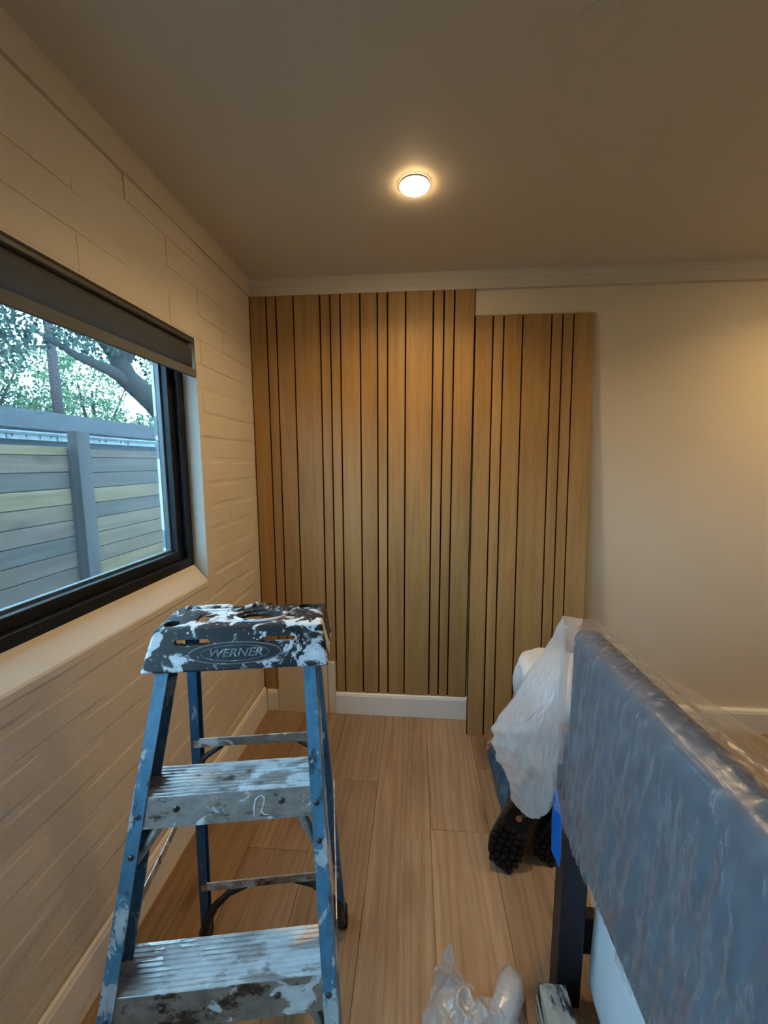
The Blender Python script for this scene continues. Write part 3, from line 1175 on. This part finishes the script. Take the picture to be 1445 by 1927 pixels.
PEL, BEL, CHE, NEC, HEA = (1.565, 1.53, .36), (1.565, 1.62, .53), (1.565, 1.74, .620), (1.565, 1.845, .57), (1.565, 1.895, .49)
LH, LK, LA = (1.45, 1.53, .33), (1.335, 1.80, .085), (1.385, 1.475, .165)
RH, RK, RA = (1.65, 1.53, .33), (1.68, 1.80, .085), (1.56, 1.475, .165)
LS, LE, LW = (1.455, 1.75, .585), (1.44, 1.86, .36), (1.37, 1.905, .13)
RS, RE, RW = (1.675, 1.75, .585), (1.71, 1.82, .40), (1.68, 1.95, .20)
nodes, edges = [], []


def nd(p, r_, prev=None):
    nodes.append((Vector(p), r_))
    if prev is not None:
        edges.append((prev, len(nodes) - 1))
    return len(nodes) - 1


def hand(wi, w, d):
    w, d = Vector(w), Vector(d).normalized()
    side = d.cross(Vector((0, 0, 1))).normalized()
    pm = nd(w + d * .045, (.034, .014), wi)
    for k, (off, ln) in enumerate(((-.028, .062), (-.010, .074), (.010, .070), (.027, .056))):
        b = nd(w + d * .088 + side * off, .0095, pm)
        c = nd(w + d * (.088 + ln * .55) + side * off * 1.15 + Vector((0, 0, -.006)), .0085, b)
        nd(w + d * (.088 + ln) + side * off * 1.2 + Vector((0, 0, -.018)), .007, c)
    b = nd(w + d * .035 - side * .042, .010, pm)
    nd(w + d * .075 - side * .060 + Vector((0, 0, -.006)), .008, b)


i0 = nd(PEL, (.125, .10))
i1 = nd(BEL, (.125, .095), i0)
i2 = nd(CHE, (.14, .10), i1)
i3 = nd(NEC, .05, i2)
i4 = nd(HEA, (.075, .09), i3)
nd((1.565, 1.925, .435), (.060, .075), i4)
for H_, K_, A_ in ((LH, LK, LA), (RH, RK, RA)):
    a = nd(H_, .085, i0)
    m_ = nd(Vector(H_).lerp(Vector(K_), .5), .070, a)
    k_ = nd(K_, .055, m_)
    c_ = nd(Vector(K_).lerp(Vector(A_), .45), .052, k_)
    nd(A_, .038, c_)
for S_, E_, W_ in ((LS, LE, LW), (RS, RE, RW)):
    a = nd(S_, .055, i2)
    e_ = nd(E_, .042, a)
    w_ = nd(W_, .027, e_)
    hand(w_, W_, (Vector(W_) - Vector(E_)) + Vector((0, .12, -.02)))
skin_obj('body', nodes, edges, 'skin')
# hair
hb = bmesh.new()
bmesh.ops.create_uvsphere(hb, u_segments=24, v_segments=14, radius=.095)
for v in hb.verts:
    f = 1 + .05 * nz(v.co.x * 40, v.co.y * 40, v.co.z * 40)
    v.co = Vector((v.co.x * .86 * f + 1.565, v.co.y * 1.02 * f + 1.915, max(v.co.z, -.03) * f + .49))
put('hair', bm_mesh('hair', hb, True), 'hair', pr_)
# jeans
nodes, edges = [], []
i0 = nd(PEL, (.150, .12))
nd((1.565, 1.56, .44), (.145, .11), i0)
for H_, K_, A_ in ((LH, LK, LA), (RH, RK, RA)):
    a = nd(H_, .105, i0)
    m_ = nd(Vector(H_).lerp(Vector(K_), .5), .090, a)
    k_ = nd(Vector(K_) + Vector((0, 0, .002)), .074, m_)
    c_ = nd(Vector(K_).lerp(Vector(A_), .45) + Vector((-.004, 0, .0)), .073, k_)
    nd(Vector(A_) + Vector((-.05, -.02, -.06)), .066, c_)
jn = skin_obj('jeans', nodes, edges, 'denim')
for v in jn.data.vertices:
    c = v.co
    f = .007 * nz(c.x * 18, c.y * 26, c.z * 22) + .004 * abs(nz(c.x * 40, c.y * 55, c.z * 40))
    v.co = c + v.normal * f
    v.co.z = max(v.co.z, .003)
# shirt
nodes, edges = [], []
i0 = nd((1.565, 1.56, .42), (.155, .125))
i1 = nd((1.565, 1.63, .53), (.155, .125), i0)
i2 = nd(CHE, (.165, .125), i1)
nd(Vector(NEC) + Vector((0, -.02, 0)), .07, i2)
for S_, E_ in ((LS, LE), (RS, RE)):
    a = nd(S_, .078, i2)
    nd(Vector(S_).lerp(Vector(E_), .75), .066, a)
sh = skin_obj('shirt', nodes, edges, 'shirt', 0, 3)
bm = bmesh.new()
bm.from_mesh(sh.data)
for _ in range(14):
    bmesh.ops.smooth_vert(bm, verts=list(bm.verts), factor=.6, use_axis_x=True, use_axis_y=True, use_axis_z=True)
bm.to_mesh(sh.data)
bm.free()
for v in sh.data.vertices:
    c = v.co
    v.co = c + v.normal * (.012 + .008 * nz(c.x * 12, c.y * 14, c.z * 14) + .004 * nz(c.x * 30, c.y * 34, c.z * 34))


def boot(heel, toe, ndir, lead):
    """a lug-soled work boot; heel and toe are points of the sole, ndir points from the sole into the boot"""
    heel, toe = Vector(heel), Vector(toe)
    d = (toe - heel)
    Lb = d.length
    d.normalize()
    n_ = Vector(ndir)
    n_ = (n_ - d * n_.dot(d)).normalized()
    sx = d.cross(n_).normalized()
    mtx = Matrix((sx, d, n_)).transposed().to_4x4()
    mtx.translation = heel
    wid = [(0, .034), (.04, .042), (.15, .046), (.35, .041), (.50, .044), (.65, .056), (.78, .062), (.90, .054), (.97, .036), (1.0, .016)]

    def hw(t):
        return interp(wid, t) * Lb / .32

    def off(t):
        return .010 * math.sin(math.pi * t) * lead

    N = 28
    bm = bmesh.new()
    rows = []
    for i in range(N + 1):
        t = i / N
        w, o_ = hw(t), off(t)
        rows.append([bm.verts.new((o_ + a, t * Lb, b)) for a, b in ((-w, .010), (w, .010), (w + .002, .024), (w, .034), (-w, .034), (-w - .002, .024))])
    for A, B in zip(rows, rows[1:]):
        for k in range(6):
            bm.faces.new((A[k], A[(k + 1) % 6], B[(k + 1) % 6], B[k]))
    bm.faces.new(rows[0])
    bm.faces.new(rows[-1][::-1])
    nm = 'boot'
    bm2 = bmesh.new()
    up = []
    hgt = [(0, .16), (.10, .19), (.30, .19), (.36, .15), (.48, .095), (.62, .072), (.80, .060), (.93, .045), (1.0, .030)]
    NB = 24
    for i in range(NB + 1):
        t = i / NB * .985 + .005
        w, o_, hh = hw(t) * .96, off(t), interp(hgt, t)
        ring_ = []
        for k in range(14):
            a = math.pi * k / 13
            ring_.append(bm2.verts.new((o_ - math.cos(a) * w * (1 - .25 * math.sin(a) * min(1, hh / .19)), t * Lb, .030 + hh * max(0.0, math.sin(a)) ** .8)))
        up.append(ring_)
    for A, B in zip(up, up[1:]):
        for k in range(13):
            bm2.faces.new((A[k], A[k + 1], B[k + 1], B[k]))
    bm2.faces.new(up[0])
    bm2.faces.new(up[-1][::-1])
    bt = put(nm, bm_mesh(nm, bm2, True), 'boot', pr_)
    so = put('sole', bm_mesh('sole', bm), 'sole', bt, False)
    lug = bm_mesh('lug', box_bm(-.0080, .0080, -.0075, .0075, 0, .0125, .0012))
    for iy in range(13):
        t = .045 + iy * .0755
        if .37 < t < .50:
            continue
        w = hw(t) - .006
        ncol = 5 if w > .04 else 4
        for ix in range(ncol):
            xx_ = off(t) + lerp(-w, w, ix / (ncol - 1))
            sc_ = 1.0 if .2 < ix / (ncol - 1) < .8 else 1.15
            lg = put('lug', lug, 'sole', bt, False)
            lg.matrix_basis = Matrix.Translation((xx_, t * Lb + (.006 if ix % 2 else 0), -.001)) @ Matrix.Rotation(.25 * ((ix % 2) * 2 - 1), 4, 'Z') @ Matrix.Scale(sc_, 4)
    bd_ = bmesh.new()
    bmesh.ops.create_cone(bd_, cap_ends=True, segments=20, radius1=.0115, radius2=.0115, depth=.003)
    for v in bd_.verts:
        v.co = Vector((v.co.x + off(.44), v.co.y + .435 * Lb, v.co.z + .009))
    put('badge', bm_mesh('badge', bd_), 'orange', bt, False)
    tx = text_mesh('carhartt', .012, .0006)
    t_o = put('lettering', tx, 'beige_print', bt, False)
    t_o.matrix_basis = Matrix.Translation((off(.44), .385 * Lb, .009)) @ Matrix.Rotation(math.pi, 4, 'Y') @ Matrix.Rotation(0, 4, 'Z')
    bt.matrix_parent_inverse = pr_.matrix_basis.inverted()
    bt.matrix_basis = mtx
    return bt


boot((1.395, 1.415, .285), (1.237, 1.325, .018), (.22, .95, .10), -1)
boot((1.535, 1.440, .262), (1.405, 1.362, .018), (.15, .95, .12), 1)

# ------------------------------------------------------------------ crumpled film and offcuts on the floor
pw = thing('plastic_wad', 'crumpled wad of clear plastic film lying on the oak floor', 'plastic film', (1.09, .9, 0))
OUT = [(-175, .15), (-140, .155), (-105, .17), (-75, .085), (-40, .08), (-15, .095), (8, .140), (32, .150), (48, .105), (66, .090), (88, .075), (104, .125), (118, .175), (135, .150), (158, .140), (185, .15)]
verts, faces = [], []
NR, NA = 40, 120
for i in range(NR + 1):
    f = i / NR
    for k in range(NA):
        ang = -175 + 360 * k / NA
        R_ = interp(OUT, ang)
        a = math.radians(ang)
        x_ = 1.09 + f * R_ * math.cos(a)
        y_ = .885 + f * R_ * math.sin(a)
        w = nz(x_ * 9, y_ * 9, 3)
        rg = 1 - abs(nz(x_ * 17 + 2, y_ * 17, 8))
        rg2 = 1 - abs(nz(x_ * 38, y_ * 38 + 5, 18))
        dome = (1 - f ** 2.2)
        z_ = .004 + dome * (.035 + .028 * w + .034 * rg ** 2 + .012 * rg2) + .012 * (1 - f) * rg2
        x_ += .010 * nz(x_ * 30, y_ * 30, 60) * f
        y_ += .010 * nz(x_ * 30, y_ * 30, 70) * f
        verts.append((x_, y_, max(.002, z_)))
for i in range(NR):
    for k in range(NA):
        a, b = i * NA + k, i * NA + (k + 1) % NA
        faces.append((a, b, b + NA, a + NA))
put('crumpled_sheet', mesh('crumpled_sheet', verts, faces, True), 'film2', pw)
# upright fold and the rolled end
verts, faces = [], []
for i in range(30):
    for j in range(16):
        u_, v_ = i / 29, j / 15
        x_ = lerp(.985, 1.09, u_) + .012 * nz(u_ * 5, v_ * 3, 80)
        y_ = lerp(1.00, .985, u_) + .03 * nz(u_ * 4, v_ * 2, 90) - .03 * v_
        z_ = .01 + v_ * (.125 * math.exp(-((u_ - .35) / .28) ** 2) + .025 + .02 * nz(u_ * 8, 2, 95))
        verts.append((x_, y_, z_))
for i in range(29):
    for j in range(15):
        a = i * 16 + j
        faces.append((a, a + 1, a + 17, a + 16))
put('fold', mesh('fold', verts, faces, True), 'film2', pw)
bm = tube_bm([(1.205, 1.000, .042), (1.195, .965, .044), (1.175, .93, .044), (1.150, .90, .040), (1.12, .86, .035)], [.030, .036, .036, .032, .020], 28)
for v in bm.verts:
    v.co += Vector((nz(v.co.x * 40, v.co.y * 40, v.co.z * 40), nz(v.co.x * 40 + 9, v.co.y * 40, v.co.z * 40), nz(v.co.x * 40, v.co.y * 40 + 9, v.co.z * 40))) * .006
    v.co.z = max(.003, v.co.z)
put('rolled_end', bm_mesh('rolled_end', bm, True), 'film2', pw)

wb = thing('wood_board', 'grey weathered board with black stains lying by the bed leg', 'board', (1.30, .8, 0), 0, 'weathered boards by the bed leg')
prism('top_lath', [(1.263, .051), (1.263, .100), (1.334, .100), (1.334, .051)], 'Y', .52, .948, 'weathered', wb)
prism('bottom_lath', [(1.259, .0), (1.259, .050), (1.330, .050), (1.330, .0)], 'Y', .515, .953, 'weathered', wb)
tag(box('wood_board', 1.160, 1.250, .60, .902, .0, .022, 'weathered', None, .002), 'flat grey board lying at the edge of the plastic wad', 'board', 'weathered boards by the bed leg')

# ------------------------------------------------------------------ outside: ground, fence, house, pole, trees
tag(box('ground', -60, -T_WALL - .02, -40, 60, -.25, -.10, 'ground'), 'bare yard ground outside the window', None, None, 'structure')
fn = thing('fence', 'weathered wooden fence of horizontal boards with a tall post', 'fence', (-2.07, 3.3, -.1))
FB = .1397
bl_cache = {}


def tone_mat(i, c0, c1, c2):
    return wood('fence_board_%d' % i, c0, c1, c2, 'Y', 120, 12, .8, True, .08, True)


k_ = .85
TON = [tone_mat(0, (.066, .043, .019), (.098, .066, .032), (.128, .090, .046)), tone_mat(1, (.028, .022, .017), (.043, .034, .027), (.060, .048, .038)),
       tone_mat(2, (.041, .026, .018), (.063, .041, .028), (.085, .057, .039)), tone_mat(3, (.053, .035, .020), (.080, .053, .031), (.105, .072, .043))]
left_t = [0, 2, 1, 0, 3, 2, 1, 2, 2, 3, 1, 2, 3]
right_t = [2, 1, 1, 0, 1, 3, 3, 3, 0, 2, 1, 3, 2]
for (ya, yb, zt, tones) in ((-1.4, 3.232, 1.652, left_t), (3.378, 8.2, 1.640, right_t)):
    me_ = {}
    for r_ in range(13):
        ztop = zt - r_ * FB if r_ == 0 else zt - .075 - (r_ - 1) * FB
        h_ = .075 if r_ == 0 else FB
        z0 = max(-.1, ztop - h_)
        key = (round(ztop - z0, 3), tones[r_])
        if key not in me_:
            me_[key] = bm_mesh('board', box_bm(-.02, 0, 0, yb - ya, .004, ztop - z0 - .003, .002))
            me_[key].materials.append(TON[tones[r_]])
        o = put('board', me_[key], None, fn)
        o.location = (-2.07, ya, z0)
box('post', -2.075, -1.985, 3.236, 3.374, -.1, 1.79, 'post', fn, .004)
box('backing', -2.10, -2.092, -1.4, 8.2, -.1, 1.62, 'stain', fn)  # dark sheet added behind the boards so the gaps read as shaded lines
box('post', -2.075, -1.985, 8.2, 8.33, -.1, 1.78, 'post', fn, .004)
box('bracket', -2.066, -2.035, 3.216, 3.235, -.1, 1.665, 'dark_metal', fn)

hs = thing('house', 'neighbouring low house with grey shingle roof and stained pale fascia', 'house', (-9.5, 9, -.1))
box('wall', -12.6, -8.0, -6, 40, -.1, 2.25, 'stucco', hs)
prism('roof', [(-7.45, 2.27), (-10.3, 3.07), (-13.15, 2.27), (-13.15, 2.20), (-10.3, 2.98), (-7.45, 2.20)], 'Y', -6.5, 40.5, 'shingle', hs)
fa = box('fascia', -7.52, -7.46, -6.5, 40.5, 2.02, 2.21, 'gutter', hs)
prism('gutter', [(-7.45, 2.20), (-7.36, 2.20), (-7.36, 2.17), (-7.40, 2.13), (-7.45, 2.13)], 'Y', -6.5, 40.5, 'gutter', hs)
y = 5.5
while y < 16:
    w, h_ = random.uniform(.012, .05), random.uniform(.04, .17)
    box('stain', -7.459, -7.456, y, y + w, 2.13 - h_, 2.135, 'stain', fa)
    y += random.uniform(.06, .55)

up_ = thing('utility_pole', 'tall wooden utility pole beyond the roof', 'utility pole', (-13.9, 15.7, -.1))
tube('pole', [(-13.9, 15.80, -.1), (-13.9, 15.64, 10.2)], [.21, .15], 'pole', up_, 14)
box('crossarm', -15.0, -12.8, 15.46, 15.56, 8.5, 8.66, 'pole', up_)
for (a, b, lab) in (((-14.8, 15.5, 8.67), (-9.5, -6, 8.0), 'thin overhead wire running from the crossarm over the yard'), ((-13.0, 15.5, 8.67), (-24, 40, 8.0), 'thin overhead wire running from the crossarm behind the trees'),
                    ((-13.9, 15.45, 4.35), (-14.2, 44, 4.4), 'thin low cable running from the pole along the roof')):
    a, b = Vector(a), Vector(b)
    pts = [a.lerp(b, t / 12) + Vector((0, 0, -.5 * math.sin(math.pi * t / 12))) for t in range(13)]
    tag(put('power_line', bm_mesh('power_line', tube_bm(pts, .02, 5)), 'wire'), lab, 'wire', 'overhead wires')


def leaves(name, blobs, n, size, mat, parent, seed):
    rnd = random.Random(seed)
    verts, faces = [], []
    tot = sum(b[3] for b in blobs)
    for (c, r_, sq_, wt) in blobs:
        for _ in range(int(n * wt / tot)):
            while True:
                p = Vector((rnd.uniform(-1, 1), rnd.uniform(-1, 1), rnd.uniform(-1, 1)))
                if p.length < 1:
                    break
            p = Vector((p.x * r_[0], p.y * r_[1], p.z * r_[2]))
            q = Vector(c) + p
            if noise.noise(q * sq_) < -.02:
                continue
            s_ = size * rnd.uniform(.6, 1.4)
            e = Euler((rnd.uniform(0, 6.3), rnd.uniform(0, 6.3), rnd.uniform(0, 6.3))).to_matrix()
            i = len(verts)
            for w in ((-.5, 0, 0), (0, -.28, 0), (.5, 0, .06), (0, .28, 0)):
                verts.append(q + e @ (Vector(w) * s_))
            faces.append((i, i + 1, i + 2, i + 3))
    o = put(name, mesh(name, verts, faces), mat, parent)
    o['kind'] = 'stuff'
    return o


t1 = thing('tree', 'large oak with a thick bent limb leaning over the fence', 'tree', (-5.2, 10.6, -.1))
tube('trunk', [(-5.2, 11.0, -.1), (-5.1, 10.4, 1.4), (-5.0, 9.5, 2.45), (-5, 8.6, 2.95), (-5, 7.95, 3.25), (-5, 7.75, 3.6)], [.34, .30, .26, .23, .21, .17], 'bark', t1, 14)
tube('branch', [(-5, 8.2, 3.12), (-5, 7.5, 3.30), (-5.1, 6.9, 3.40), (-5.2, 6.3, 3.62)], [.15, .11, .07, .03], 'bark', t1, 10)
tube('branch', [(-5, 7.78, 3.5), (-5, 8.1, 3.9), (-5, 8.5, 4.6), (-4.9, 8.9, 5.6)], [.18, .18, .15, .10], 'bark', t1, 10)
tube('branch', [(-5, 7.75, 3.55), (-5.1, 7.3, 4.0), (-5.2, 6.8, 4.7)], [.12, .09, .05], 'bark', t1, 10)
leaves('foliage', [((-5, 7.0, 4.2), (1.3, 1.6, .75), 1.6, 2.2), ((-5, 9.4, 4.5), (1.3, 1.6, 1.1), 1.6, 2), ((-5.2, 6.1, 3.75), (1.0, .9, .45), 1.8, .9), ((-4.9, 9.6, 3.3), (.9, 1.0, .5), 1.8, .6), ((-5, 6.5, 5.6), (2, 2.4, 1.0), 1.4, 2)], 10000, .10, 'leaf_dark', t1, 1)
t2 = thing('tree', 'dark leafy tree at the near edge of the window view', 'tree', (-6.2, 4.5, -.1))
tube('trunk', [(-6.2, 4.4, -.1), (-6.2, 4.5, 2.5), (-6.1, 4.9, 4.8)], [.16, .13, .07], 'bark', t2, 10)
leaves('foliage', [((-6.2, 5.4, 4.4), (1.1, 1.4, .9), 1.8, 2), ((-6.2, 4.2, 3.9), (1.3, 1.5, 1.2), 1.6, 2), ((-6, 5.9, 3.5), (.8, .9, .55), 2, .8)], 5000, .10, 'leaf_dark', t2, 2)
for i, (lab, c, seed, mt_) in enumerate((('airy pale green tree right behind the roof, left of the pole', (-16.4, 14.4, 0), 5, 'leaf_mid'), ('pale green tree behind the roof just right of the pole', (-16.4, 20.4, 0), 6, 'leaf_light'),
                                         ('bright green tree behind the low end of the roof', (-16.4, 27.5, 0), 7, 'leaf_light'), ('tall airy tree standing far behind the utility pole', (-22, 23.5, 0), 8, 'leaf_mid'))):
    t = thing('tree', lab, 'tree', (c[0], c[1], -.1), 0, 'trees behind the neighbouring roof')
    tube('trunk', [(c[0], c[1], -.1), (c[0], c[1] + .2, 3.0), (c[0] + .2, c[1] - .1, 5.2)], [.22, .16, .06], 'bark', t, 8)
    for bx, by in ((-1.3, .9), (1.0, 1.2), (.6, -1.4)):
        tube('branch', [(c[0], c[1] + .15, 2.8), (c[0] + bx * .6, c[1] + by * .6, 3.9), (c[0] + bx, c[1] + by, 5.4)], [.10, .07, .03], 'bark', t, 6)
    leaves('foliage', [((c[0], c[1], 4.0), (1.8, 3.4, 1.2), 1.0, 2.4), ((c[0], c[1], 5.9), (1.6, 2.8, 1.3), 1.2, 1.2), ((c[0], c[1], 7.6), (1.6, 2.4, 1.2), 1.2, .8)], 8000, .19, mt_, t, seed)
